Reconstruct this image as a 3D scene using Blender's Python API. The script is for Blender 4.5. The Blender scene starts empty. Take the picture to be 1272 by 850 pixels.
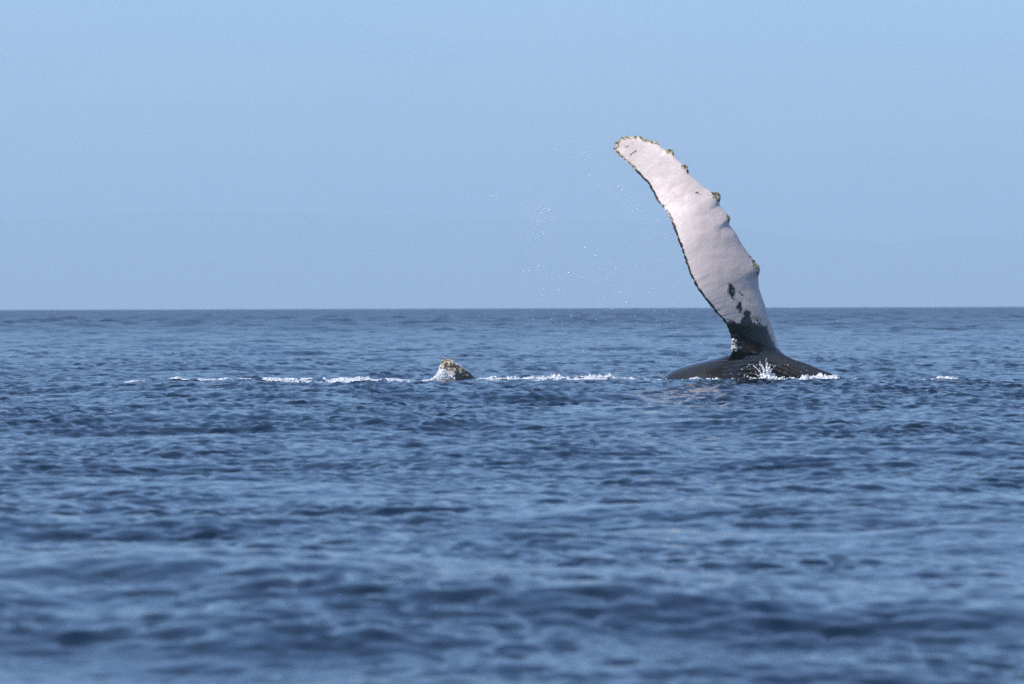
import bpy, bmesh, math, random
import numpy as np
from mathutils import Vector, noise as mnoise

# ------------------------------------------------------------------ camera, sky, sun, exposure
scene = bpy.context.scene
COL = scene.collection
H = 1.47                    # eye height above the mean sea (low boat)
D = 109.0                   # distance to the whale
S = 0.0155                  # metres per photo pixel at that distance
FPX = D / S                 # focal length in photo pixels
ROLL = math.atan(4.0 / 1272)
EARTH = 6.371e6

cam = bpy.data.cameras.new('camera')
cam.sensor_width = 36.0
cam.lens = FPX / 1272 * 36.0
cam.clip_start = 0.1
cam.clip_end = 90000.0
cam.dof.use_dof = True
cam.dof.focus_distance = D
cam.dof.aperture_fstop = 4.8
camo = bpy.data.objects.new('camera', cam)
COL.objects.link(camo)
camo.location = (0, 0, H)
camo.rotation_euler = (math.pi / 2 - math.atan((425 - 378.7) / FPX), ROLL, 0)
scene.camera = camo

SUN_EL, SUN_AZ = math.radians(47), math.radians(-128)   # azimuth from +Y (view), negative = left
SDIR = Vector((math.sin(SUN_AZ) * math.cos(SUN_EL), math.cos(SUN_AZ) * math.cos(SUN_EL), math.sin(SUN_EL)))

world = bpy.data.worlds.new('World')
scene.world = world
world.use_nodes = True
wn, wl = world.node_tree.nodes, world.node_tree.links
sky = wn.new('ShaderNodeTexSky')
sky.sky_type = 'NISHITA'
sky.sun_disc = False
sky.sun_elevation = SUN_EL
sky.sun_rotation = SUN_AZ
sky.altitude = 0
sky.air_density = 0.78
sky.dust_density = 1.0
sky.ozone_density = 10.0
tcw = wn.new('ShaderNodeTexCoord')
sepw = wn.new('ShaderNodeSeparateXYZ')
wl.new(tcw.outputs['Generated'], sepw.inputs[0])
hgt = wn.new('ShaderNodeMath'); hgt.operation = 'MULTIPLY_ADD'; hgt.inputs[1].default_value = 1.0; hgt.inputs[2].default_value = 0.10
wl.new(sepw.outputs['Z'], hgt.inputs[0])
dvx = wn.new('ShaderNodeMath'); dvx.operation = 'DIVIDE'; wl.new(sepw.outputs['X'], dvx.inputs[0]); wl.new(hgt.outputs[0], dvx.inputs[1])
dvy = wn.new('ShaderNodeMath'); dvy.operation = 'DIVIDE'; wl.new(sepw.outputs['Y'], dvy.inputs[0]); wl.new(hgt.outputs[0], dvy.inputs[1])
cmb = wn.new('ShaderNodeCombineXYZ'); wl.new(dvx.outputs[0], cmb.inputs[0]); wl.new(dvy.outputs[0], cmb.inputs[1])
cir = wn.new('ShaderNodeTexNoise'); cir.inputs['Scale'].default_value = 2.6; cir.inputs['Detail'].default_value = 5; cir.inputs['Roughness'].default_value = 0.55
cir.inputs['Distortion'].default_value = 0.4
wl.new(cmb.outputs[0], cir.inputs['Vector'])
veil = wn.new('ShaderNodeMapRange'); veil.inputs[1].default_value = 0.42; veil.inputs[2].default_value = 0.66; veil.inputs[3].default_value = 0.0; veil.inputs[4].default_value = 0.18
wl.new(cir.outputs[0], veil.inputs[0])
cmx = wn.new('ShaderNodeMix'); cmx.data_type = 'RGBA'
wl.new(veil.outputs[0], cmx.inputs[0]); wl.new(sky.outputs[0], cmx.inputs[6]); cmx.inputs[7].default_value = (4.2, 4.9, 5.7, 1)
wl.new(cmx.outputs[2], wn['Background'].inputs[0])
wn['Background'].inputs[1].default_value = 0.114

sun = bpy.data.lights.new('sun', 'SUN')
sun.energy = 2.6
sun.angle = math.radians(0.53)
sun.color = (1.0, 0.95, 0.90)
suno = bpy.data.objects.new('sun', sun)
COL.objects.link(suno)
suno.rotation_euler = SDIR.to_track_quat('Z', 'Y').to_euler()
suno.location = (-30, -30, 60)

scene.render.engine = 'CYCLES'
scene.cycles.use_denoising = False
scene.cycles.max_bounces = 6
scene.cycles.volume_bounces = 2
scene.cycles.caustics_reflective = False
scene.cycles.caustics_refractive = False
scene.view_settings.view_transform = 'Standard'
scene.view_settings.look = 'None'
scene.view_settings.exposure = 0.72
scene.view_settings.gamma = 1.0

random.seed(7)
rng = np.random.default_rng(11)


def yh(px):
    return 380.7 - 4.0 * np.asarray(px, float) / 1272


def px2x(px):
    return (np.asarray(px, float) - 636) * S


def px2z(px, py):
    return H + (yh(px) - np.asarray(py, float)) * S


# ------------------------------------------------------------------ helpers
def new_mesh(name, verts, faces, mat=None, parent=None, smooth=True):
    me = bpy.data.meshes.new(name)
    verts = np.asarray(verts, np.float32)
    if isinstance(faces, np.ndarray):
        k = faces.shape[1]
        me.vertices.add(len(verts))
        me.vertices.foreach_set('co', verts.ravel())
        me.loops.add(faces.size)
        me.loops.foreach_set('vertex_index', faces.astype(np.int32).ravel())
        me.polygons.add(len(faces))
        me.polygons.foreach_set('loop_start', np.arange(0, faces.size, k, dtype=np.int32))
        me.update(calc_edges=True)
    else:
        me.from_pydata([tuple(v) for v in verts], [], faces)
        me.update()
    if smooth:
        me.polygons.foreach_set('use_smooth', np.ones(len(me.polygons), bool))
    if mat:
        me.materials.append(mat)
    o = bpy.data.objects.new(name, me)
    COL.objects.link(o)
    if parent:
        o.parent = parent
    return o


def tag(o, label=None, cat=None, group=None, kind=None):
    if label: o['label'] = label
    if cat: o['category'] = cat
    if group: o['group'] = group
    if kind: o['kind'] = kind
    return o


def mat_new(name):
    m = bpy.data.materials.new(name)
    m.use_nodes = True
    nt = m.node_tree
    return m, nt.nodes, nt.links, nt.nodes['Principled BSDF']


def attr(n, name):
    a = n.new('ShaderNodeAttribute')
    a.attribute_name = name
    return a


def math_node(n, l, op, a, b=None, c=None, clamp=False):
    m = n.new('ShaderNodeMath')
    m.operation = op
    m.use_clamp = clamp
    for i, v in enumerate((a, b, c)):
        if v is None: continue
        if isinstance(v, (int, float)): m.inputs[i].default_value = v
        else: l.new(v, m.inputs[i])
    return m.outputs[0]


def noise_node(n, l, scale, detail=4, rough=0.55, vec=None, dist=0.0):
    t = n.new('ShaderNodeTexNoise')
    t.inputs['Scale'].default_value = scale
    t.inputs['Detail'].default_value = detail
    t.inputs['Roughness'].default_value = rough
    t.inputs['Distortion'].default_value = dist
    if vec is not None: l.new(vec, t.inputs['Vector'])
    return t.outputs[0]


def ramp(n, l, fac, stops):
    r = n.new('ShaderNodeValToRGB')
    el = r.color_ramp.elements
    while len(el) < len(stops): el.new(0.5)
    for e, (p, c) in zip(el, stops):
        e.position = p
        e.color = (*c, 1)
    l.new(fac, r.inputs[0])
    return r.outputs[0]


def mix_rgb(n, l, fac, a, b):
    m = n.new('ShaderNodeMix')
    m.data_type = 'RGBA'
    for sock, v in ((m.inputs[0], fac), (m.inputs[6], a), (m.inputs[7], b)):
        if isinstance(v, (int, float)): sock.default_value = v
        elif isinstance(v, tuple): sock.default_value = (*v, 1)
        else: l.new(v, sock)
    return m.outputs[2]


# ------------------------------------------------------------------ the sea
def wave_tile(L, N, kp, wind, seed, lam_min, slope_rms, slope_pow=3.8, spread=3.0, base=0.14):
    """random wind sea: heights and choppy offsets on a periodic tile, at several cut-offs"""
    r = np.random.default_rng(seed)
    k1 = np.fft.fftfreq(N, L / N) * 2 * np.pi
    kx, ky = np.meshgrid(k1, k1)
    k = np.hypot(kx, ky)
    k[0, 0] = 1.0
    d = np.abs((kx * math.cos(wind) + ky * math.sin(wind)) / k)
    P = k ** -slope_pow * np.exp(-(kp / k) ** 2) * (base + d ** spread)
    P[0, 0] = 0
    P *= np.exp(-(k * lam_min / (2 * np.pi)) ** 4)
    A = (r.standard_normal((N, N)) + 1j * r.standard_normal((N, N))) * np.sqrt(P)
    h = np.fft.ifft2(A).real
    sx = np.fft.ifft2(1j * kx * A).real
    sy = np.fft.ifft2(1j * ky * A).real
    g = slope_rms / math.sqrt((sx ** 2 + sy ** 2).mean())
    A = A * g
    out = []
    for cut in CUTS:
        F = A * np.exp(-(k * cut / (2 * np.pi)) ** 4) if cut > 0 else A
        out.append([np.fft.ifft2(F).real.astype(np.float32),
                    np.fft.ifft2(-1j * kx / k * F).real.astype(np.float32),
                    np.fft.ifft2(-1j * ky / k * F).real.astype(np.float32)])
    return L, N, out


CUTS = [0.0, 0.3, 0.8, 2.2, 6.0]
TILES = [(wave_tile(41.0, 1536, 2 * math.pi / 0.52, math.radians(98), 3, 0.08, 0.27, 3.25, 3.0, 0.24), math.radians(0), 1.0),
         (wave_tile(173.0, 1024, 2 * math.pi / 6.5, math.radians(76), 5, 0.9, 0.064, 4.0, 3.0, 0.3), math.radians(17), 0.8),
         (wave_tile(610.0, 512, 2 * math.pi / 15.0, math.radians(82), 9, 3.0, 0.032, 4.2, 3.0, 0.3), math.radians(-11), 0.6)]

GUST = float(TILES[1][0][2][3][0].std())


def sample(tile, lvl, u, v):
    L, N, out = tile
    a = (u / L * N) % N
    b = (v / L * N) % N
    i0 = np.floor(a).astype(np.int32); j0 = np.floor(b).astype(np.int32)
    fa = (a - i0).astype(np.float32); fb = (b - j0).astype(np.float32)
    i0 %= N; j0 %= N
    i1 = (i0 + 1) % N; j1 = (j0 + 1) % N
    res = []
    for f in out[lvl]:
        res.append((f[j0, i0] * (1 - fa) + f[j0, i1] * fa) * (1 - fb) + (f[j1, i0] * (1 - fa) + f[j1, i1] * fa) * fb)
    return res


def surge(x, y):
    """water heaved up over the back of the whale, a long low welt"""
    x = np.asarray(x); y = np.asarray(y)
    win = 1 / (1 + np.exp(-(x + 7.0) / 0.6)) / (1 + np.exp((x + 2.6) / 0.4))
    wob = 0.25 * np.sin(x * 1.3) + 0.15 * np.sin(x * 3.1 + 1)
    return 0.085 * win * np.exp(-((y - 108.4 - wob) / 0.55) ** 2)


def sea_field(x, y, spacing):
    """offsets dx, dy, z at world x, y for a mesh of the given spacing"""
    dx = np.zeros_like(x); dy = np.zeros_like(x); z = np.zeros_like(x)
    lv = np.interp(np.log(np.maximum(spacing, 1e-3) * 2.2), np.log([0.1, 0.3, 0.8, 2.2, 6.0]), [0, 1, 2, 3, 4])
    calm = 1 - 0.5 * np.exp(-((x - 2.5) / 9.0) ** 2 - ((y - 108.5) / 5.0) ** 2)   # long waves break up round the animal
    off = np.clip((np.hypot(x, y) - 150) / 500, 0, 1)
    off = 1 + 3.0 * off * off * (3 - 2 * off)                         # livelier sea farther out
    calm = calm * off
    t1 = np.clip((np.hypot(x, y) - 30) / 70, 0, 1)
    off1 = 0.70 + 0.72 * t1 * t1 * (3 - 2 * t1) + 0.35 * (off - 1)
    off1 = off1 + 0.4 * np.exp(-((x - 3.5) / 6.0) ** 2 - ((y - 97) / 11.0) ** 2)     # extra chop added to break up the flipper's reflection
    calm2 = 1 - np.exp(-((x - 2.0) / 14.0) ** 2 - ((y - 108.5) / 12.0) ** 2)
    # gusts: patches of livelier and calmer chop
    g1 = sample(TILES[1][0], 3, x * 0.9 + 31, y * 0.33 + 12)[0]
    g2 = sample(TILES[1][0], 2, x * 2.3 + 7, y * 1.1 + 50)[0]
    gust = np.clip(np.exp(0.12 * g1 / GUST + 0.20 * g2 / GUST) * 0.97, 0.5, 1.8)
    for it, (tile, rot, chop) in enumerate(TILES):
        c, s = math.cos(rot), math.sin(rot)
        u = x * c + y * s; v = -x * s + y * c
        for k in range(len(CUTS)):
            w = np.clip(1 - np.abs(lv - k), 0, 1).astype(np.float32)
            rows = np.nonzero(w.reshape(w.shape[0], -1).max(1) > 0)[0] if w.ndim > 1 else np.arange(0)
            if w.ndim > 1:
                if not len(rows): continue
                a, b = rows[0], rows[-1] + 1
                sl = np.s_[a:b]
            else:
                sl = np.s_[:]
            h, ox, oy = sample(tile, k, u[sl], v[sl])
            z[sl] += w[sl] * h * (calm[sl] if it == 1 else calm2[sl] if it == 2 else gust[sl] * off1[sl])
            dx[sl] += w[sl] * chop * (ox * c - oy * s)
            dy[sl] += w[sl] * chop * (ox * s + oy * c)
    z += surge(x, y)
    return dx, dy, z


def build_sea(mat):
    rs = [0.4]
    while rs[-1] < 34000:
        r = rs[-1]
        g = 0.10 if r < 8 else 0.03 if r < 16 else 0.0036 - 0.0022 * min(1, (r - 16) / 26) if r < 45 else 0.0013 if r < 135 else 0.0013 * r / 135 if r < 1250 else 0.012 if r < 2500 else 0.03 if r < 9000 else 0.10
        rs.append(r * (1 + g))
    r = np.array(rs)
    half = math.radians(6.5)
    dense = np.linspace(-half, half, 476)
    side = [half]
    step = dense[1] - dense[0]
    while side[-1] < math.pi - 0.02:
        step *= 1.085
        side.append(min(side[-1] + min(step, 0.12), math.pi - 0.0001))
    side = np.array(side[1:])
    th = np.concatenate([-side[::-1], dense, side])
    R, T = np.meshgrid(r, th, indexing='ij')
    X = R * np.sin(T); Y = R * np.cos(T)
    dr = np.gradient(r)
    sp = np.repeat(dr[:, None], len(th), 1)
    dth = np.gradient(th)
    spx = R * dth[None, :]
    eff = np.maximum(sp * 0.28, spx)
    cell = np.maximum(sp * 0.04, spx)
    dx, dy, z = sea_field(X, Y, cell)
    Z = z - R ** 2 / (2 * EARTH)
    fade = np.clip((R - 0.5) / 4.0, 0, 1)
    V = np.stack([X + dx * fade, Y + dy * fade, Z * np.where(R < 4, fade, 1)], -1).reshape(-1, 3)
    nr, nc = R.shape
    i = np.arange(nr - 1)[:, None] * nc
    j = np.arange(nc - 1)[None, :]
    a = (i + j)
    F = np.stack([a, a + nc, a + nc + 1, a + 1], -1).reshape(-1, 4)[:, ::-1]
    o = new_mesh('sea', V, F, mat)
    # chop too fine for this mesh: kept as microfacet roughness, by the size of the mesh cell
    lost = np.interp(np.log(eff), np.log([0.02, 0.05, 0.2, 0.8, 3.0, 10.0]), [0.00004, 0.00012, 0.0007, 0.004, 0.010, 0.015])
    rough = np.sqrt(np.sqrt(2 * lost)) * 0.86
    at = o.data.attributes.new('chop', 'FLOAT', 'POINT')
    at.data.foreach_set('value', rough.astype(np.float32).ravel())
    tag(o, kind='structure')
    return o, (r, th, V[:, 2].reshape(nr, nc))


def sea_material():
    m, n, l, b = mat_new('sea_water')
    tc = n.new('ShaderNodeNewGeometry')
    b.inputs['IOR'].default_value = 1.333
    big = noise_node(n, l, 0.05, 3, 0.5, tc.outputs['Position'])
    l.new(mix_rgb(n, l, big, (0.0012, 0.0095, 0.023), (0.0022, 0.013, 0.028)), b.inputs['Base Color'])
    ch = attr(n, 'chop')
    l.new(ch.outputs['Fac'], b.inputs['Roughness'])
    nz = noise_node(n, l, 9.0, 3, 0.6, tc.outputs['Position'], 0.3)
    bp = n.new('ShaderNodeBump')
    bp.inputs['Strength'].default_value = 0.6
    bp.inputs['Distance'].default_value = 0.004
    l.new(nz, bp.inputs['Height'])
    l.new(bp.outputs[0], b.inputs['Normal'])
    return m


sea, SEA = build_sea(sea_material())


def near_patch():
    """the piece of sea round the whale as a ray target, so that foam sits on the real surface"""
    from mathutils.bvhtree import BVHTree
    r, th, Z = SEA
    a0, a1 = np.searchsorted(r, 104.5), np.searchsorted(r, 112.5)
    b0, b1 = np.searchsorted(th, math.radians(-6.2)), np.searchsorted(th, math.radians(6.2))
    nv = len(sea.data.vertices)
    co = np.empty(nv * 3, np.float32); sea.data.vertices.foreach_get('co', co)
    co = co.reshape(len(r), len(th), 3)[a0:a1, b0:b1]
    nr, nc = co.shape[:2]
    a = np.arange(nr - 1)[:, None] * nc + np.arange(nc - 1)[None, :]
    F = np.stack([a, a + 1, a + nc + 1, a + nc], -1).reshape(-1, 4)
    return BVHTree.FromPolygons(co.reshape(-1, 3).tolist(), F.tolist())


PATCH = near_patch()


def sea_z(x, y):
    x, y = np.broadcast_arrays(np.asarray(x, float), np.asarray(y, float))
    out = np.empty(x.shape)
    down = Vector((0, 0, -1))
    for k in np.ndindex(x.shape):
        hit = PATCH.ray_cast(Vector((x[k], y[k], 5.0)), down)
        out[k] = hit[0].z if hit[0] is not None else 0.0
    return out


# ------------------------------------------------------------------ far hills, almost lost in the haze
def hills():
    m, n, l, b = mat_new('hill_forest')
    g = n.new('ShaderNodeNewGeometry')
    nz = noise_node(n, l, 0.002, 6, 0.6, g.outputs['Position'])
    l.new(ramp(n, l, nz, [(0.3, (0.035, 0.06, 0.03)), (0.7, (0.09, 0.11, 0.06))]), b.inputs['Base Color'])
    b.inputs['Roughness'].default_value = 0.95
    nx, ny = 420, 26
    xs = np.linspace(-16000, 16000, nx)
    V = []
    for j in range(ny):
        v = j / (ny - 1)
        for i, x in enumerate(xs):
            px = 636 + x / 29000 * FPX
            # ridge height in photo pixels above the horizon
            top = np.interp(px, [-3000, -900, 0, 120, 350, 560, 760, 900, 1020, 1100, 1150, 1210, 1290, 1500, 2600, 4200],
                            [40, 85, 104, 107, 111, 110, 104, 96, 84, 80, 84, 88, 76, 60, 66, 30])
            top += 2.2 * mnoise.noise(Vector((x * 0.0011, 3.1, 0))) + 1.4 * mnoise.noise(Vector((x * 0.004, 7.7, 0)))
            hgt = top / FPX * 29000 + 66
            prof = math.sin(math.pi * min(1, v * 1.0)) ** 0.8
            nn = mnoise.fractal(Vector((x * 0.0005, v * 3, 1.7)), 1.0, 2.0, 5)
            z = hgt * prof * (1 + 0.12 * nn * (1 - abs(2 * v - 1) ** .5)) if 0 < v < 1 else 0
            y = 27000 + v * 4500 + 300 * mnoise.noise(Vector((x * 0.0003, v * 4, 9)))
            V.append((x, y, z - (x * x + y * y) / (2 * EARTH) - 4))
    a = (np.arange(ny - 1)[:, None] * nx + np.arange(nx - 1)[None, :])
    F = np.stack([a, a + 1, a + nx + 1, a + nx], -1).reshape(-1, 4)
    o = new_mesh('hills', V, F, m)
    tag(o, kind='structure')


hills()


# ------------------------------------------------------------------ the whale
TRAIL = [(766, 176), (764.2, 183.8), (767.6, 188.9), (776.8, 198.1), (789.1, 209.4), (798.3, 220.6), (805.5, 227.8),
         (811.6, 238), (816.8, 250.3), (828, 262.6), (833.1, 273.8), (839.3, 291.2), (844.4, 305.6), (850.2, 324.3),
         (855.3, 340.7), (863.5, 357.1), (875.7, 373.5), (888, 388.8), (898.3, 400), (903.4, 410.3), (907.5, 420.5),
         (909.5, 432), (906, 441), (899, 452), (890, 462)]
LEAD = [(766, 176), (772.8, 170.5), (783, 168.4), (795.3, 168.6), (803.5, 172.5), (812, 174), (817.8, 176.6), (820.9, 181.7),
        (828, 186.8), (832, 185.5), (837, 188), (839.3, 196), (848.5, 204.2), (854.6, 207.3), (857.1, 216.5), (866.9, 225.7),
        (876.1, 233.9), (885.3, 239), (892.5, 239.5), (896, 245.2), (893.5, 254.4), (901.7, 263.6), (907.9, 270.8),
        (905.8, 279), (914, 289.2), (921.2, 302.5), (927.9, 312), (937.5, 324), (943, 330), (945, 335), (942.3, 343.8),
        (943.3, 358.1), (948.4, 373.5), (954.6, 389.8), (961.7, 412.4), (967.9, 432.8), (976, 441), (989, 452), (1000, 462)]


def resample(P, n, power=1.0):
    P = np.array(P, float)
    d = np.r_[0, np.cumsum(np.hypot(*np.diff(P, axis=0).T))]
    t = np.linspace(0, 1, n) ** power * d[-1]
    Q = np.stack([np.interp(t, d, P[:, 0]), np.interp(t, d, P[:, 1])], 1)
    for _ in range(2):
        Q[1:-1] = 0.25 * Q[:-2] + 0.5 * Q[1:-1] + 0.25 * Q[2:]
    return Q


def blade(name, A, B, half_thick, yc, yaw, m=96, jag=0.0):
    """a fin as a loft of aerofoil sections from its tip; A trailing edge, B leading edge (photo px at the whale)"""
    n = len(A)
    V = []
    As, Bs = A.copy(), B.copy()
    for _ in range(int(n * n / 180)):
        for Q in (As, Bs): Q[1:-1] = 0.25 * Q[:-2] + 0.5 * Q[1:-1] + 0.25 * Q[2:]
    for i in range(n):
        s = i / (n - 1)
        a = Vector((float(px2x(A[i][0])), 0, float(px2z(*A[i]))))
        b = Vector((float(px2x(B[i][0])), 0, float(px2z(*B[i]))))
        jx = 0.0
        if jag:
            jx = jag * (mnoise.noise(Vector((i * 0.21, 0.3, 0))) + 0.6 * mnoise.noise(Vector((i * 0.55, 4.3, 0))))
        sa, sb = As[i], Bs[i]
        sa = Vector((float(px2x(sa[0])), 0, float(px2z(*sa)))); sb = Vector((float(px2x(sb[0])), 0, float(px2z(*sb))))
        ht = half_thick(s)
        ch = (sb - sa).length
        ht = min(ht, ch * 0.45)
        for k in range(m):
            ph = 2 * math.pi * k / m
            c = 0.5 + 0.5 * math.cos(ph)                 # 1 at leading edge
            u = 1 - c
            th = (1.4845 * math.sqrt(u) - 0.63 * u - 1.758 * u * u + 1.4215 * u ** 3 - 0.5075 * u ** 4) * 2.0
            side = -1 if ph < math.pi else 1             # -1 faces the camera
            p = sa.lerp(sb, c) + (a - sa + Vector((jx, 0, 0))) * u ** 5 + (b - sb) * c ** 4
            lump = 0.02 * mnoise.noise(Vector((p.x * 2.1, side * 3, p.z * 2.1))) + 0.008 * mnoise.noise(Vector((p.x * 6, side * 3, p.z * 6)))
            y = yc(s) + yaw(s) * (c - 0.5) * ch + side * ht * th * (1 + 0) + side * lump * min(1, s * 6) * min(1, 4 * c * u)
            V.append((p.x, D + y, p.z))
    F = []
    for i in range(n - 1):
        for k in range(m):
            F.append((i * m + k, i * m + (k + 1) % m, (i + 1) * m + (k + 1) % m, (i + 1) * m + k))
    F.append(tuple(reversed(range(m))))
    F.append(tuple((n - 1) * m + k for k in range(m)))
    bm = bmesh.new()
    vs = [bm.verts.new(v) for v in V]
    for f in F: bm.faces.new([vs[q] for q in f])
    bmesh.ops.recalc_face_normals(bm, faces=bm.faces)
    me = bpy.data.meshes.new(name)
    bm.to_mesh(me); bm.free()
    o = bpy.data.objects.new(name, me)
    COL.objects.link(o)
    return o


def interp_s(xs, ys):
    xs = np.array(xs); ys = np.array(ys)
    return lambda s: float(np.interp(s, xs, ys))


def smooth_interp(x, X, Yv):
    """monotone-ish cubic through the given stations"""
    X = np.array(X, float); Yv = np.array(Yv, float)
    d = np.gradient(Yv, X)
    i = int(np.clip(np.searchsorted(X, x) - 1, 0, len(X) - 2))
    h = X[i + 1] - X[i]; t = (x - X[i]) / h
    return ((2 * t ** 3 - 3 * t ** 2 + 1) * Yv[i] + (t ** 3 - 2 * t ** 2 + t) * h * d[i]
            + (-2 * t ** 3 + 3 * t ** 2) * Yv[i + 1] + (t ** 3 - t ** 2) * h * d[i + 1])


BX = [-1.0, 0.3, 1.5, 2.3, 2.82, 3.05, 3.32, 3.78, 4.25, 4.63, 5.1, 5.41, 5.8, 6.08, 6.3, 6.7, 7.5, 8.2, 8.62]
BT = [0.02 + q for q in [-0.42, -0.33, -0.24, -0.16, -0.02, 0.15, 0.26, 0.39, 0.475, 0.52, 0.52, 0.38, 0.215, 0.11, 0.03, -0.12, -0.17, -0.28, -0.45]]
BH = [0.10, 0.30, 0.55, 0.74, 0.84, 0.9, 0.95, 1.0, 1.05, 1.07, 1.05, 1.0, 0.92, 0.88, 0.84, 0.76, 0.55, 0.30, 0.05]
BW = [0.16, 0.30, 0.55, 0.72, 0.80, 0.84, 0.88, 0.93, 0.96, 0.97, 0.96, 0.93, 0.9, 0.87, 0.83, 0.75, 0.55, 0.32, 0.05]


def body_mesh():
    xs = np.unique(np.concatenate([np.linspace(-1.0, 2.6, 60), np.linspace(2.6, 6.5, 330), np.linspace(6.5, 8.62, 50)]))
    ph = np.unique(np.concatenate([np.radians(np.linspace(60, 195, 190)), np.radians(np.linspace(195, 420, 44))]))[:-1]
    V = []
    for x in xs:
        zt, hh, hw = (smooth_interp(x, BX, q) for q in (BT, BH, BW))
        hh = max(hh, 0.04); hw = max(hw, 0.04)
        gm = np.clip((x - 3.9) / 0.8, 0, 1) * np.clip((8.6 - x) / 0.8, 0, 1)
        gm = gm * gm * (3 - 2 * gm)
        for p in ph:
            deg = math.degrees(p)
            r = 1.0
            if 62 < deg < 194:
                q = p - 0.11 * (x - 4.6) + 0.012 * math.sin(2.1 * x + deg * .05)
                w = abs(math.sin(q * 25.0))
                msk = np.clip((deg - 70) / 18, 0, 1) * np.clip((192 - deg) / 20, 0, 1)
                r -= 0.115 * gm * msk * (1 - w) - 0.016 * gm * msk
                r += 0.018 * mnoise.noise(Vector((x * 1.2, p * 1.8, 2))) + 0.005 * mnoise.noise(Vector((x * 5, p * 7, 5)))
                r += 0.05 * math.exp(-((x - 5.75) / 0.28) ** 2 - ((deg - 76) / 12) ** 2)
            V.append((x, D + hw * math.cos(p) * r, zt - hh + hh * math.sin(p) * r))
    nx, m = len(xs), len(ph)
    bm = bmesh.new()
    vs = [bm.verts.new(v) for v in V]
    for i in range(nx - 1):
        for k in range(m):
            bm.faces.new((vs[i * m + k], vs[i * m + (k + 1) % m], vs[(i + 1) * m + (k + 1) % m], vs[(i + 1) * m + k]))
    bm.faces.new([vs[k] for k in range(m)])
    bm.faces.new([vs[(nx - 1) * m + k] for k in reversed(range(m))])
    bmesh.ops.recalc_face_normals(bm, faces=bm.faces)
    me = bpy.data.meshes.new('body')
    bm.to_mesh(me); bm.free()
    o = bpy.data.objects.new('body', me)
    COL.objects.link(o)
    return o


def poly_sd(P, Q):
    """signed distance (positive inside) of points P to polygon Q, photo px"""
    Q = np.array(Q, float)
    d = np.full(len(P), 1e9); inside = np.zeros(len(P), bool)
    for a, b in zip(Q, np.roll(Q, -1, 0)):
        ab = b - a
        t = np.clip(((P - a) @ ab) / max(ab @ ab, 1e-9), 0, 1)
        d = np.minimum(d, np.hypot(*(P - a - t[:, None] * ab).T))
        c = ((a[1] > P[:, 1]) != (b[1] > P[:, 1]))
        with np.errstate(divide='ignore', invalid='ignore'):
            xi = a[0] + (P[:, 1] - a[1]) * (b[0] - a[0]) / (b[1] - a[1])
        inside ^= c & (P[:, 0] < xi)
    return np.where(inside, d, -d)


def line_d(P, Q):
    Q = np.array(Q, float)
    d = np.full(len(P), 1e9)
    for a, b in zip(Q[:-1], Q[1:]):
        ab = b - a
        t = np.clip(((P - a) @ ab) / max(ab @ ab, 1e-9), 0, 1)
        d = np.minimum(d, np.hypot(*(P - a - t[:, None] * ab).T))
    return d


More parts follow.
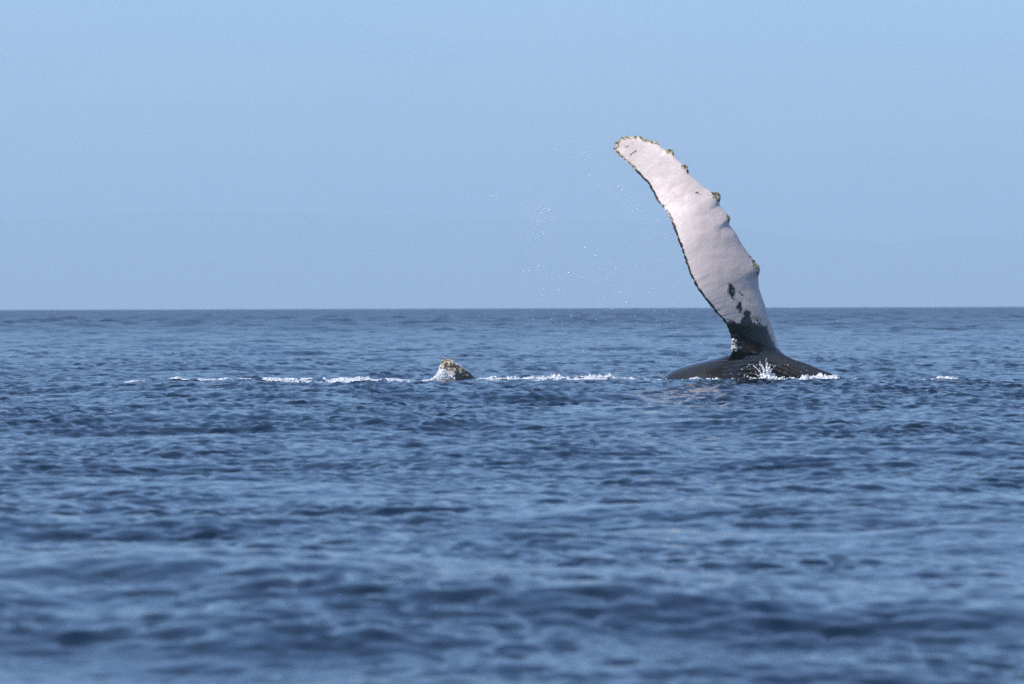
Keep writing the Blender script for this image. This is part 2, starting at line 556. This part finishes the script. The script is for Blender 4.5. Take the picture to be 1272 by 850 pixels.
def skin_material():
    m, n, l, b = mat_new('whale_skin')
    g = n.new('ShaderNodeNewGeometry')
    pos = g.outputs['Position']
    pig = attr(n, 'dark_pigment').outputs['Fac']
    crust = attr(n, 'crust').outputs['Fac']
    n1 = noise_node(n, l, 11.0, 5, 0.65, pos)
    n2 = noise_node(n, l, 45.0, 3, 0.6, pos)
    rag = math_node(n, l, 'MULTIPLY_ADD', math_node(n, l, 'SUBTRACT', n1, 0.5), 11.0, pig)
    rag = math_node(n, l, 'MULTIPLY_ADD', math_node(n, l, 'SUBTRACT', n2, 0.5), 5.0, rag)
    dark = math_node(n, l, 'MULTIPLY_ADD', rag, 0.45, 0.5, clamp=True)
    # pale flipper underside: white with pink and grey mottling, shade painted in lower down
    n3 = noise_node(n, l, 2.6, 5, 0.6, pos, 0.6)
    white = ramp(n, l, n3, [(0.3, (0.67, 0.545, 0.50)), (0.5, (0.755, 0.635, 0.575)), (0.7, (0.79, 0.685, 0.62))])
    grey = math_node(n, l, 'MULTIPLY_ADD', math_node(n, l, 'SUBTRACT', n3, 0.5), 1.2, attr(n, 'mottle_shade').outputs['Fac'], clamp=True)
    white = mix_rgb(n, l, math_node(n, l, 'MULTIPLY', grey, 0.75), white, (0.52, 0.43, 0.375))
    n4 = noise_node(n, l, 1.1, 3, 0.5, pos)
    black = ramp(n, l, n4, [(0.35, (0.007, 0.007, 0.008)), (0.66, (0.030, 0.027, 0.016))])
    ve = n.new('ShaderNodeTexVoronoi')
    ve.feature = 'DISTANCE_TO_EDGE'
    ve.inputs['Scale'].default_value = 1.7
    mp = n.new('ShaderNodeMapping')
    mp.inputs['Scale'].default_value = (1.0, 0.6, 0.45)
    mp.inputs['Rotation'].default_value = (0, 0.6, 0)
    l.new(pos, mp.inputs['Vector']); l.new(mp.outputs[0], ve.inputs['Vector'])
    scr = math_node(n, l, 'MULTIPLY', math_node(n, l, 'LESS_THAN', ve.outputs['Distance'], 0.012), math_node(n, l, 'GREATER_THAN', n1, 0.58))
    white = mix_rgb(n, l, math_node(n, l, 'MULTIPLY', scr, 0.22), white, (0.25, 0.2, 0.2))
    white = mix_rgb(n, l, math_node(n, l, 'MULTIPLY_ADD', n1, 0.9, -0.33, clamp=True), white, (0.55, 0.465, 0.42))
    grv = attr(n, 'groove').outputs['Fac']
    black = mix_rgb(n, l, math_node(n, l, 'MULTIPLY', grv, 0.55), black, (0.10, 0.085, 0.088))
    base = mix_rgb(n, l, dark, white, black)
    # pale nicks and scars on the dark skin
    v = n.new('ShaderNodeTexVoronoi')
    v.inputs['Scale'].default_value = 7.0
    v.inputs['Randomness'].default_value = 1.0
    l.new(pos, v.inputs['Vector'])
    sz = math_node(n, l, 'MULTIPLY', n4, 0.16)
    spot = math_node(n, l, 'MULTIPLY', math_node(n, l, 'LESS_THAN', v.outputs['Distance'], sz),
                     math_node(n, l, 'GREATER_THAN', n3, 0.53))
    spot = math_node(n, l, 'MULTIPLY', spot, dark)
    base = mix_rgb(n, l, math_node(n, l, 'MULTIPLY', spot, 0.6), base, (0.45, 0.44, 0.40))
    # yellow-brown growth on the knobs
    cr = ramp(n, l, noise_node(n, l, 26.0, 4, 0.7, pos), [(0.38, (0.02, 0.016, 0.01)), (0.48, (0.30, 0.23, 0.11)), (0.6, (0.62, 0.56, 0.40))])
    cm = math_node(n, l, 'MULTIPLY_ADD', math_node(n, l, 'SUBTRACT', n1, 0.5), 1.6, crust, clamp=False)
    cm = math_node(n, l, 'GREATER_THAN', cm, 0.5)
    base = mix_rgb(n, l, cm, base, cr)
    l.new(base, b.inputs['Base Color'])
    l.new(math_node(n, l, 'MULTIPLY_ADD', dark, math_node(n, l, 'MULTIPLY_ADD', n1, 0.25, -0.35), 0.4), b.inputs['Roughness'])
    l.new(math_node(n, l, 'MAXIMUM', math_node(n, l, 'MULTIPLY', attr(n, 'wet').outputs['Fac'], dark), 0.18), b.inputs['Coat Weight'])
    b.inputs['Coat Roughness'].default_value = 0.05
    b.inputs['IOR'].default_value = 1.4
    bp = n.new('ShaderNodeBump')
    bp.inputs['Strength'].default_value = 0.5
    bp.inputs['Distance'].default_value = 0.02
    l.new(math_node(n, l, 'ADD', n1, math_node(n, l, 'MULTIPLY', cm, n2)), bp.inputs['Height'])
    l.new(bp.outputs[0], b.inputs['Normal'])
    return m


def barnacle_material():
    m, n, l, b = mat_new('barnacle_shell')
    g = n.new('ShaderNodeNewGeometry')
    t = noise_node(n, l, 12.0, 5, 0.75, g.outputs['Position'])
    l.new(ramp(n, l, t, [(0.36, (0.02, 0.015, 0.01)), (0.46, (0.17, 0.11, 0.05)), (0.53, (0.44, 0.39, 0.16)), (0.6, (0.78, 0.75, 0.66))]), b.inputs['Base Color'])
    b.inputs['Roughness'].default_value = 0.75
    return m


def boolean_union(a, others):
    for o in others:
        md = a.modifiers.new('union', 'BOOLEAN')
        md.operation = 'UNION'
        md.solver = 'EXACT'
        md.object = o
    dg = bpy.context.evaluated_depsgraph_get()
    me = bpy.data.meshes.new_from_object(a.evaluated_get(dg))
    a.modifiers.clear()
    old = a.data
    a.data = me
    me.name = 'body'
    for o in others: bpy.data.objects.remove(o)
    return a


def build_whale():
    root = bpy.data.objects.new('humpback_whale', None)
    COL.objects.link(root)
    root.location = (4.7, D, -0.5)
    tag(root, 'humpback whale lying on its side, raising a long white knobbly flipper above dark blue water', 'whale')
    body = body_mesh()
    NS = 330
    A, B = resample(TRAIL, NS), resample(LEAD, NS)
    ht = interp_s([0, 0.02, 0.1, 0.4, 0.7, 0.88, 1.0], [0.012, 0.03, 0.045, 0.075, 0.125, 0.19, 0.24])
    yc = lambda s: smooth_interp(s, [0, 0.25, 0.5, 0.75, 0.9, 1], [0.75, 0.1, -0.32, -0.36, -0.14, 0.0])
    yaw = lambda s: smooth_interp(s, [0, 0.25, 0.5, 0.7, 0.9, 1], [-0.3, -0.02, 0.6, 0.95, 0.7, 0.2])
    flip = blade('flipper', A, B, ht, yc, yaw, 100, 0.022)
    FT = [(557, 446), (553, 446.6), (548.8, 449.5), (545.5, 456), (541, 472), (540, 486), (546, 500), (560, 512)]
    FL = [(557, 446), (561, 447), (566, 451), (571, 453), (575, 457), (582, 461), (588, 467), (597, 474), (610, 486), (624, 498), (640, 512)]
    fl = blade('fluke_top', resample(FT, 70), resample(FL, 70), interp_s([0, 0.15, 0.5, 1], [0.06, 0.12, 0.17, 0.14]),
               interp_s([0, 0.5, 1], [-0.06, -0.02, 0]), interp_s([0, 1], [0.55, 0.05]), 64, 0.012)
    mir = lambda P: [(x, 2 * 508 - y) for x, y in P]
    fl2 = blade('fluke_low', resample(mir(FT), 40), resample(mir(FL), 40), interp_s([0, 0.15, 0.5, 1], [0.02, 0.06, 0.1, 0.13]),
                interp_s([0, 1], [0.05, 0.01]), interp_s([0, 1], [0.1, 0.04]), 40)
    boolean_union(body, [flip, fl, fl2])
    # soften the seam where the fin root meets the flank
    bm = bmesh.new(); bm.from_mesh(body.data)
    seam = [v for v in bm.verts if 4.0 < v.co.x < 5.5 and abs(v.co.z - 0.47) < 0.10 and v.co.y < D + 0.6]
    for _ in range(6):
        bmesh.ops.smooth_vert(bm, verts=seam, factor=0.5, use_axis_x=True, use_axis_y=True, use_axis_z=True)
    bm.to_mesh(body.data); bm.free()
    me = body.data
    nv = len(me.vertices)
    co = np.empty(nv * 3, np.float32); me.vertices.foreach_get('co', co); co = co.reshape(-1, 3)
    no = np.empty(nv * 3, np.float32); me.vertex_normals.foreach_get('vector', no); no = no.reshape(-1, 3)
    px = co[:, 0] / S + 636
    py = yh(px) - (co[:, 2] - H) / S
    P = np.stack([px, py], 1).astype(float)
    # dark pigment map, positive = dark
    base_poly = [(890, 399), (898, 401), (905, 399), (911, 398), (914, 401), (918, 401), (921, 395), (924, 388), (928, 388), (930, 394),
                 (934, 398), (938, 402), (943, 401), (946, 405), (952, 405), (954, 412), (958, 420), (963, 428), (966, 433), (1200, 436), (1400, 640), (640, 640), (620, 436), (880, 434)]
    pig = poly_sd(P, base_poly)
    for q in ([(904.5, 352), (908, 354), (909.5, 360), (911.5, 366), (909, 369), (905, 366), (903.8, 359)],
              [(915, 374), (918, 376), (920, 384), (917.5, 387), (914.5, 382)],
              [(922, 388), (926, 386), (931, 388), (931, 400), (925, 398)]):
        pig = np.maximum(pig, poly_sd(P, q) + 0.6)
    for q, w in (([(909, 357), (920, 366), (931, 374)], 0.4), ([(907, 368), (914, 373)], 0.7), ([(778, 182), (781, 181.5)], 0.2),
                 ([(784, 192), (791, 187)], 0.3), ([(864, 239), (871, 241)], 0.25), ([(881, 243), (891, 248)], 0.1)):
        pig = np.maximum(pig, w - line_d(P, q))
    for cx, cy, r in ((893, 245, 5), (889, 240, 4), (906, 271, 2.5), (837, 190, 2.5), (856, 212, 2.5), (766, 181, 3),
                      (934, 318, 3), (939, 325, 4), (943, 331, 4.5), (943, 340, 2.5), (945, 360, 1.5), (779, 199, 2), (789, 207, 1.5)):
        pig = np.maximum(pig, r - np.hypot(px - cx, py - cy))
    up = (py < 430) & (px > 700)
    dt = line_d(P[up], TRAIL[1:22])
    e = pig[up]
    e = np.maximum(e, (2.6 - dt) * 2.2)                       # black rim on the trailing edge
    e = np.where(no[up, 1] > 0.12, np.maximum(e, 12 * (no[up, 1] - 0.12) + 0.3), e)   # the back of the flipper is black
    pig[up] = e
    fk = (px < 640) & (px > 500)
    fpoly = [(564, 462), (570, 455), (577, 457), (603, 473), (640, 520), (560, 520), (562, 474)]
    pig[fk] = np.maximum(poly_sd(P[fk], fpoly), np.where(no[fk, 1] > 0.2, 9, -9))
    pig[fk & (py > 476)] = 20
    # growth on tip, knobs and fluke tip
    cr = np.zeros(nv)
    tipl = [(764, 186), (765, 177), (772.8, 170.5), (783, 168.4), (795.3, 168.6), (803.5, 172.5), (817.8, 176.6)]
    cr[up] = np.maximum(cr[up], 0.95 - line_d(P[up], tipl) / 6.0)
    cr[up] = np.maximum(cr[up], 0.95 - line_d(P[up], TRAIL[1:5]) / 4.5)
    for cx, cy, r in ((833, 187, 5), (852, 206, 4.5), (893, 243, 5), (906, 270, 4), (942, 331, 6)):
        cr[up] = np.maximum(cr[up], 1.0 - np.hypot(px[up] - cx, py[up] - cy) / (2 * r))
    cr[up] = np.maximum(cr[up], 0.72 - np.hypot(px[up] - 938, (py[up] - 396) * 1.0) / 20)
    cr[fk] = np.maximum(cr[fk], 1.0 - np.hypot(px[fk] - 557, py[fk] - 452) / 17)
    cr[fk] = np.maximum(cr[fk], 0.62 - np.hypot(px[fk] - 574, py[fk] - 461) / 30)
    # groove floors on the throat and chest are paler
    zt = np.interp(co[:, 0], BX, BT); hh = np.interp(co[:, 0], BX, BH); hw = np.interp(co[:, 0], BX, BW)
    ang = np.arctan2((co[:, 2] - zt + hh) / hh, (co[:, 1] - D) / hw)
    qq = ang - 0.11 * (co[:, 0] - 4.6)
    grv = (1 - np.abs(np.sin(qq * 25.0)) ** 0.6) * np.clip((co[:, 0] - 4.0) / 0.8, 0, 1) * (py > 434)
    gm = np.zeros(nv)
    gm[up] = np.clip((py[up] - 265) / 75, 0, 1) * np.clip(0.35 + line_d(P[up], TRAIL[1:22]) / 45, 0, 1)  # greyer low and towards the leading edge: mottling plus painted-in shade
    for nm, val in (('dark_pigment', pig), ('crust', cr), ('mottle_shade', gm), ('groove', grv), ('wet', np.where(py > 436, 0.85, 0.1))):
        a = me.attributes.new(nm, 'FLOAT', 'POINT')
        a.data.foreach_set('value', np.clip(val, -30, 30).astype(np.float32))
    me.materials.clear()
    me.materials.append(skin_material())
    me.polygons.foreach_set('use_smooth', np.ones(len(me.polygons), bool))
    me.update()
    body.name = 'body'
    body.parent = root
    body.matrix_parent_inverse = root.matrix_basis.inverted()

    # barnacle crusts: small volcano cones seated on the skin
    bmat = barnacle_material()
    bvh_pts = co

    pale = bmat.copy(); pale.name = 'pale_barnacle_shell'
    for e, c in zip([q for q in pale.node_tree.nodes if q.type == 'VALTORGB'][0].color_ramp.elements, ((.3, .27, .22), (.55, .5, .42), (.7, .67, .6), (.8, .78, .74))): e.color = (*c, 1)

    brown = bmat.copy(); brown.name = 'brown_barnacle_shell'
    for e, c in zip([q for q in brown.node_tree.nodes if q.type == 'VALTORGB'][0].color_ramp.elements, ((.015, .012, .01), (.13, .085, .05), (.30, .22, .15), (.8, .77, .72))): e.color = (*c, 1)

    def crust_part(spots, label, bmat=bmat):
        V, F = [], []
        for cx, cy, spread, cnt, size in spots:
            for _ in range(cnt):
                qx, qy = random.gauss(cx, spread), random.gauss(cy, spread * 0.8)
                d2 = (px - qx) ** 2 + (py - qy) ** 2 + np.where(no[:, 1] > 0.6, 400, 0)
                k = int(np.argmin(d2))
                c = Vector(co[k].tolist()); nn = Vector(no[k].tolist()).normalized()
                t = nn.orthogonal().normalized(); bt = nn.cross(t)
                r = size * random.uniform(0.5, 1.25); hh = r * random.uniform(0.7, 1.3)
                i0 = len(V); seg = 7
                for rr, z in ((1.0, -0.25), (0.86, 0.5), (0.5, 1.0), (0.3, 0.8)):
                    for s in range(seg):
                        an = 2 * math.pi * s / seg
                        j = rr * r * random.uniform(0.85, 1.15)
                        V.append(c + t * (j * math.cos(an)) + bt * (j * math.sin(an)) + nn * (z * hh))
                for ring in range(3):
                    for s in range(seg):
                        F.append((i0 + ring * seg + s, i0 + ring * seg + (s + 1) % seg, i0 + (ring + 1) * seg + (s + 1) % seg, i0 + (ring + 1) * seg + s))
                F.append(tuple(i0 + 3 * seg + s for s in range(seg)))
        o = new_mesh('barnacle_crust', V, F, bmat, smooth=False)
        o.parent = root
        o.matrix_parent_inverse = root.matrix_basis.inverted()
        o['kind'] = 'stuff'
        o['label'] = label

    tip = [(x, y, 1.3, 5, 0.015) for x, y in ((766, 182), (768, 175), (774, 171), (781, 169.5), (789, 169), (797, 170), (804, 173.5), (811, 175.5), (817, 178))]
    tip += [(x, y, 1.0, 3, 0.011) for x, y in TRAIL[2:7]]
    crust_part(tip, 'yellowish barnacle crust round the flipper tip')
    crust_part([(833, 187, 2.0, 8, 0.016), (837, 190, 1.2, 4, 0.013)], 'barnacles on the first knob below the flipper tip')
    crust_part([(853, 207, 1.8, 6, 0.015)], 'barnacles on the second knob below the flipper tip')
    crust_part([(892, 242, 2.2, 7, 0.016), (888, 239, 2, 3, 0.013)], 'dark barnacled knob halfway up the flipper')
    crust_part([(943, 331, 2.2, 5, 0.014), (938, 323, 2, 3, 0.012)], 'dark barnacled knob low on the leading edge')
    crust_part([(911, 431, 2.4, 26, 0.035), (909.5, 425, 1.8, 10, 0.03)], 'white barnacle lump in the armpit of the flipper', pale)
    crust_part([(557, 451, 4.5, 36, 0.02), (568, 456, 3, 10, 0.017)], 'brown and white barnacles on the fluke tip', brown)
    return root


whale = build_whale()


# ------------------------------------------------------------------ foam, splash and spray
def foam_material():
    m, n, l, b = mat_new('foam_white')
    g = n.new('ShaderNodeNewGeometry')
    t = noise_node(n, l, 14.0, 4, 0.6, g.outputs['Position'])
    l.new(ramp(n, l, t, [(0.3, (0.62, 0.68, 0.74)), (0.6, (0.88, 0.89, 0.90))]), b.inputs['Base Color'])
    b.inputs['Roughness'].default_value = 0.55
    lace = n.new('ShaderNodeMapRange')
    lace.inputs[1].default_value = 0.39; lace.inputs[2].default_value = 0.53
    l.new(noise_node(n, l, 22.0, 4, 0.7, g.outputs['Position'], 0.5), lace.inputs[0])
    l.new(lace.outputs[0], b.inputs['Alpha'])
    return m


FOAM = foam_material()
WHITEWATER = FOAM.copy()
WHITEWATER.name = 'white_water'
for lk in [k for k in WHITEWATER.node_tree.links if k.to_socket.name == 'Alpha']: WHITEWATER.node_tree.links.remove(lk)
WHITEWATER.node_tree.nodes['Principled BSDF'].inputs['Alpha'].default_value = 1.0
for q in WHITEWATER.node_tree.nodes:
    if q.type == 'VALTORGB':
        q.color_ramp.elements[0].color = (0.84, 0.87, 0.89, 1); q.color_ramp.elements[1].color = (0.93, 0.93, 0.93, 1)


def ico(sub):
    bm = bmesh.new()
    bmesh.ops.create_icosphere(bm, subdivisions=sub, radius=1.0)
    V = np.array([v.co[:] for v in bm.verts]); F = np.array([[v.index for v in f.verts] for f in bm.faces])
    bm.free()
    return V, F


ICO1, ICO2 = ico(1), ico(2)


def blobs(name, C, R, mat, sub=1, rough=0.25):
    """many lumpy little bodies joined: C centres, R three radii each"""
    V0, F0 = ICO1 if sub == 1 else ICO2
    n = len(C)
    C = np.asarray(C, float); R = np.asarray(R, float)
    ang = rng.uniform(0, 2 * np.pi, n)
    jit = 1 + rough * rng.uniform(-1, 1, (n, len(V0), 1))
    L = V0[None] * jit
    c, s = np.cos(ang)[:, None], np.sin(ang)[:, None]
    L = np.stack([L[..., 0] * c - L[..., 1] * s, L[..., 0] * s + L[..., 1] * c, L[..., 2]], -1)
    V = (C[:, None] + L * R[:, None]).reshape(-1, 3)
    F = (F0[None] + (np.arange(n) * len(V0))[:, None, None]).reshape(-1, 3)
    return new_mesh(name, V, F, mat)


def foam_band(name, label, segs):
    """ragged low sheets of foam riding on the water, with gaps
    segs: px from, px to, world y, half width in depth, cover 0..1, height in m, spikiness"""
    V, F = [], []
    for x0, x1, yc, hwid, cover, hgt, spike in segs:
        X0, X1 = float(px2x(x0)), float(px2x(x1))
        nx = int((X1 - X0) / 0.013); ny = 13
        ph = random.uniform(0, 100)
        xs = np.linspace(X0, X1, nx)
        ii, jj = np.meshgrid(np.arange(nx), np.arange(ny), indexing='ij')
        cy = np.array([yc + 0.42 * hwid * mnoise.noise(Vector((x * 0.9, ph, 1))) + 0.3 * hwid * mnoise.noise(Vector((x * 2.7, ph, 4))) for x in xs])
        X = xs[ii]
        Y = cy[ii] + hwid * (2 * jj / (ny - 1) - 1)
        Hh = np.zeros(X.shape)
        for a in range(nx):
            x = xs[a]
            ends = min(1.0, (x - X0) / 0.25, (X1 - x) / 0.25)
            big = 0.5 + 0.9 * mnoise.noise(Vector((x * 2.3, ph, 3))) + 0.5 * mnoise.noise(Vector((x * 6.1, ph, 8)))
            for b in range(ny):
                v = 2 * b / (ny - 1) - 1
                f = mnoise.fractal(Vector((x * 9, Y[a, b] * 4, ph)), 0.8, 2.0, 4)
                g = 1 - abs(mnoise.noise(Vector((x * 17, Y[a, b] * 8, ph + 9)))) * 1.6
                h = (big * 0.9 + 0.55 * f + (cover - 0.75)) * (1 - v * v) * ends
                Hh[a, b] = h * (1 - spike + spike * max(0.0, g) ** 2 * 2.0)
        Z = sea_z(X, Y) + np.clip(Hh, -0.4, 1.6) * hgt + 0.006
        X = X + rng.normal(0, 0.004, X.shape)
        i0 = len(V)
        V += [tuple(p) for p in np.stack([X, Y, Z], -1).reshape(-1, 3)]
        ok = (Hh > 0.05).astype(int)
        for a in range(nx - 1):
            for b in range(ny - 1):
                if ok[a, b] + ok[a + 1, b] + ok[a + 1, b + 1] + ok[a, b + 1] >= 3:
                    k = i0 + a * ny + b
                    F.append((k, k + ny, k + ny + 1, k + 1))
    o = new_mesh(name, V, F, FOAM)
    tag(o, label, 'foam', kind='stuff')
    return o


foam_band('foam_streak', 'thin broken white foam line on the water left of the fluke tip',
          [(155, 300, 108.2, 0.4, 0.66, 0.022, 0.4), (290, 440, 108.2, 0.45, 0.62, 0.026, 0.6),
           (420, 545, 108.2, 0.4, 0.70, 0.03, 0.6), (430, 540, 107.4, 0.35, 0.35, 0.014, 0.3)])
foam_band('foam_wash', 'wide band of white churned foam between fluke tip and flank',
          [(588, 680, 108.1, 0.4, 0.9, 0.055, 0.6), (640, 792, 108.1, 0.4, 0.78, 0.055, 0.7), (665, 770, 108.7, 0.3, 0.65, 0.13, 0.7),
           (780, 830, 108.0, 0.3, 0.7, 0.04, 0.5), (600, 760, 107.3, 0.4, 0.35, 0.015, 0.3)])
foam_band('flank_foam', 'white froth along the waterline of the dark flank',
          [(808, 905, 107.95, 0.16, 0.85, 0.05, 0.5), (890, 990, 107.8, 0.14, 0.8, 0.05, 0.5),
           (962, 1048, 107.8, 0.25, 1.6, 0.07, 0.3), (980, 1036, 107.95, 0.15, 1.4, 0.10, 0.3)])
foam_band('head_foam', 'small patches of white water right of the whale',
          [(1040, 1112, 108.3, 0.3, 0.5, 0.05, 0.6), (1134, 1188, 108.2, 0.2, 1.0, 0.06, 0.5), (1152, 1178, 108.3, 0.15, 0.9, 0.09, 0.6)])


def heap(name, label, cat, cx, halfw, height, y, cnt, skew=0.0):
    C, R = [], []
    for _ in range(cnt):
        t = random.random() ** 1.6
        x = float(px2x(cx)) + random.gauss(0, 1) * halfw * (1 - 0.75 * t) + skew * t
        yy = y + random.gauss(0, 0.08)
        z0 = float(sea_z(np.array([x]), np.array([yy]))[0])
        C.append((x, yy, z0 + t * height))
        q = random.uniform(0.006, 0.016) * (1.1 - 0.5 * t)
        R.append((q, q, q * random.uniform(0.7, 1.4)))
    o = blobs(name, C, R, WHITEWATER, 1, 0.6)
    return tag(o, label, cat, kind='stuff')


heap('foam_heap', 'white water heaped against the left side of the fluke tip', 'splash', 549, 0.085, 0.19, 108.7, 1800, 0.03)


def splash():
    """thin sheets and jets of water thrown up against the flank"""
    C, R = [], []
    x0, y0 = float(px2x(948)), 107.8
    z0 = float(sea_z(np.array([x0]), np.array([y0]))[0])
    jets = [(-0.05, 0.40, -0.05, 0.022), (0.0, 0.47, 0.02, 0.02), (-0.12, 0.36, -0.12, 0.017), (0.05, 0.28, 0.05, 0.024), (-0.16, 0.13, -0.2, 0.02),
            (0.16, 0.12, 0.2, 0.024), (0.02, 0.24, 0.0, 0.03), (-0.05, 0.20, -0.04, 0.03), (-0.02, 0.42, -0.10, 0.013)]
    for bx, hh, lean, r in jets:
        ph = random.uniform(0, 6)
        for k in range(46):
            t = k / 45
            x = x0 + bx * (0.4 + 0.6 * t) + lean * t * t + 0.022 * math.sin(t * 9 + ph) * t + random.gauss(0, 0.006)
            q = r * (1.1 - 0.8 * t) * random.uniform(0.35, 1.3)
            C.append((x, y0 + random.gauss(0, 0.02) + 0.05 * math.sin(ph + 3 * t), z0 + hh * t))
            R.append((q, q, q * 1.5))
    for _ in range(760):                                     # the torn sheet between the jets, running down to the right
        dx = random.uniform(-0.14, 0.42)
        top = 0.40 * math.exp(-abs(dx - 0.02) / (0.07 if dx < 0.02 else 0.13)) * random.uniform(0.5, 1.0) + 0.035
        t = top * random.random() ** 1.5
        q = random.uniform(0.006, 0.02)
        C.append((x0 + dx + random.gauss(0, 0.012), y0 + random.gauss(0, 0.06), z0 + t)); R.append((q * 1.2, q, q * random.uniform(0.8, 2.0)))
    for _ in range(150):
        x = x0 + random.gauss(-0.06, 0.17) * random.choice((0.6, 1, 1.6))
        q = random.uniform(0.003, 0.011) * random.choice((0.6, 1, 1))
        C.append((x, y0 + random.gauss(0, 0.1), z0 + random.uniform(0.02, 0.36))); R.append((q, q, q))
    o = blobs('water_splash', C, R, WHITEWATER, 1, 0.55)
    tag(o, 'white splash of water leaping up against the dark flank below the flipper', 'splash', kind='stuff')


splash()


def spray():
    m, n, l, b = mat_new('water_drop')
    b.inputs['Base Color'].default_value = (0.82, 0.88, 0.93, 1)
    b.inputs['Roughness'].default_value = 0.15
    b.inputs['Transmission Weight'].default_value = 0.0
    b.inputs['IOR'].default_value = 1.33
    pts = []
    # drops seen singly (photo px at the whale)
    for x, y, s in ((612, 244, 1.5), (619, 245, 1.1), (647, 255, 1.3), (677, 259, 1.4), (683, 261, 1.4), (673, 264, 1), (678, 276, 1.2),
                    (676, 291, 1.4), (690, 187, 1.1), (693, 181, 1), (723, 185, 1.3), (727, 189, 1.1), (733, 219, 1.2), (746, 230, 1), (769, 232, 1.1),
                    (771, 233, 1), (773, 237, 1.2), (779, 242, 1), (777, 254, 1), (786, 263, 1.2), (801, 272, 1), (727, 308, 1.4), (670, 331, 1.3),
                    (658, 337, 1.2), (676, 359, 1), (695, 361, 1.2), (707, 339, 1.4), (724, 345, 1.2), (740, 318, 1.2), (759, 325, 1.2), (766, 334, 1.2),
                    (811, 359, 1.2), (779, 376, 1.2), (763, 364, 1), (771, 364, 1), (815, 292, 1.2), (828, 291, 1.2), (644, 222, 1), (712, 170, 0.9), (713, 196, 0.9)):
        pts.append((x, y, s))
    for _ in range(1300):
        k = random.random()
        if k < 0.33: x, y = random.gauss(668, 14), random.gauss(268, 18)
        elif k < 0.55:
            t = random.random(); x, y = 735 + 75 * t + random.gauss(0, 8), 190 + 100 * t + random.gauss(0, 12)
        elif k < 0.85: x, y = random.uniform(650, 850), random.gauss(345, 28)
        else: x, y = random.uniform(640, 880), random.uniform(340, 440)
        pts.append((x, y, random.uniform(0.25, 0.62)))
    C, R = [], []
    for x, y, s in pts:
        q = s * 0.0125
        C.append((float(px2x(x)), D + random.gauss(0, 0.5), float(px2z(x, y)))); R.append((q * random.uniform(1, 1.5), q, q))
    o = blobs('spray_drops', C, R, m, 1, 0.08)
    tag(o, 'fine water drops flung through the air left of the flipper', 'spray', kind='stuff')


spray()


# ------------------------------------------------------------------ haze: one closed box of pale air round everything
def haze():
    m = bpy.data.materials.new('sea_haze')
    m.use_nodes = True
    n, l = m.node_tree.nodes, m.node_tree.links
    n.remove(n['Principled BSDF'])
    v = n.new('ShaderNodeVolumePrincipled')
    v.inputs['Color'].default_value = (0.68, 0.88, 1.0, 1)
    v.inputs['Density'].default_value = 1.2e-4
    v.inputs['Anisotropy'].default_value = 0.0
    l.new(v.outputs[0], n['Material Output'].inputs['Volume'])
    lo, hi = Vector((-36000, -36000, -160)), Vector((36000, 36000, 620))
    V = [(x, y, z) for x in (lo.x, hi.x) for y in (lo.y, hi.y) for z in (lo.z, hi.z)]
    F = [(0, 1, 3, 2), (4, 6, 7, 5), (0, 4, 5, 1), (2, 3, 7, 6), (0, 2, 6, 4), (1, 5, 7, 3)]
    o = new_mesh('haze', V, F, m, smooth=False)
    tag(o, 'thin pale blue haze over the sea', 'haze', kind='stuff')


haze()
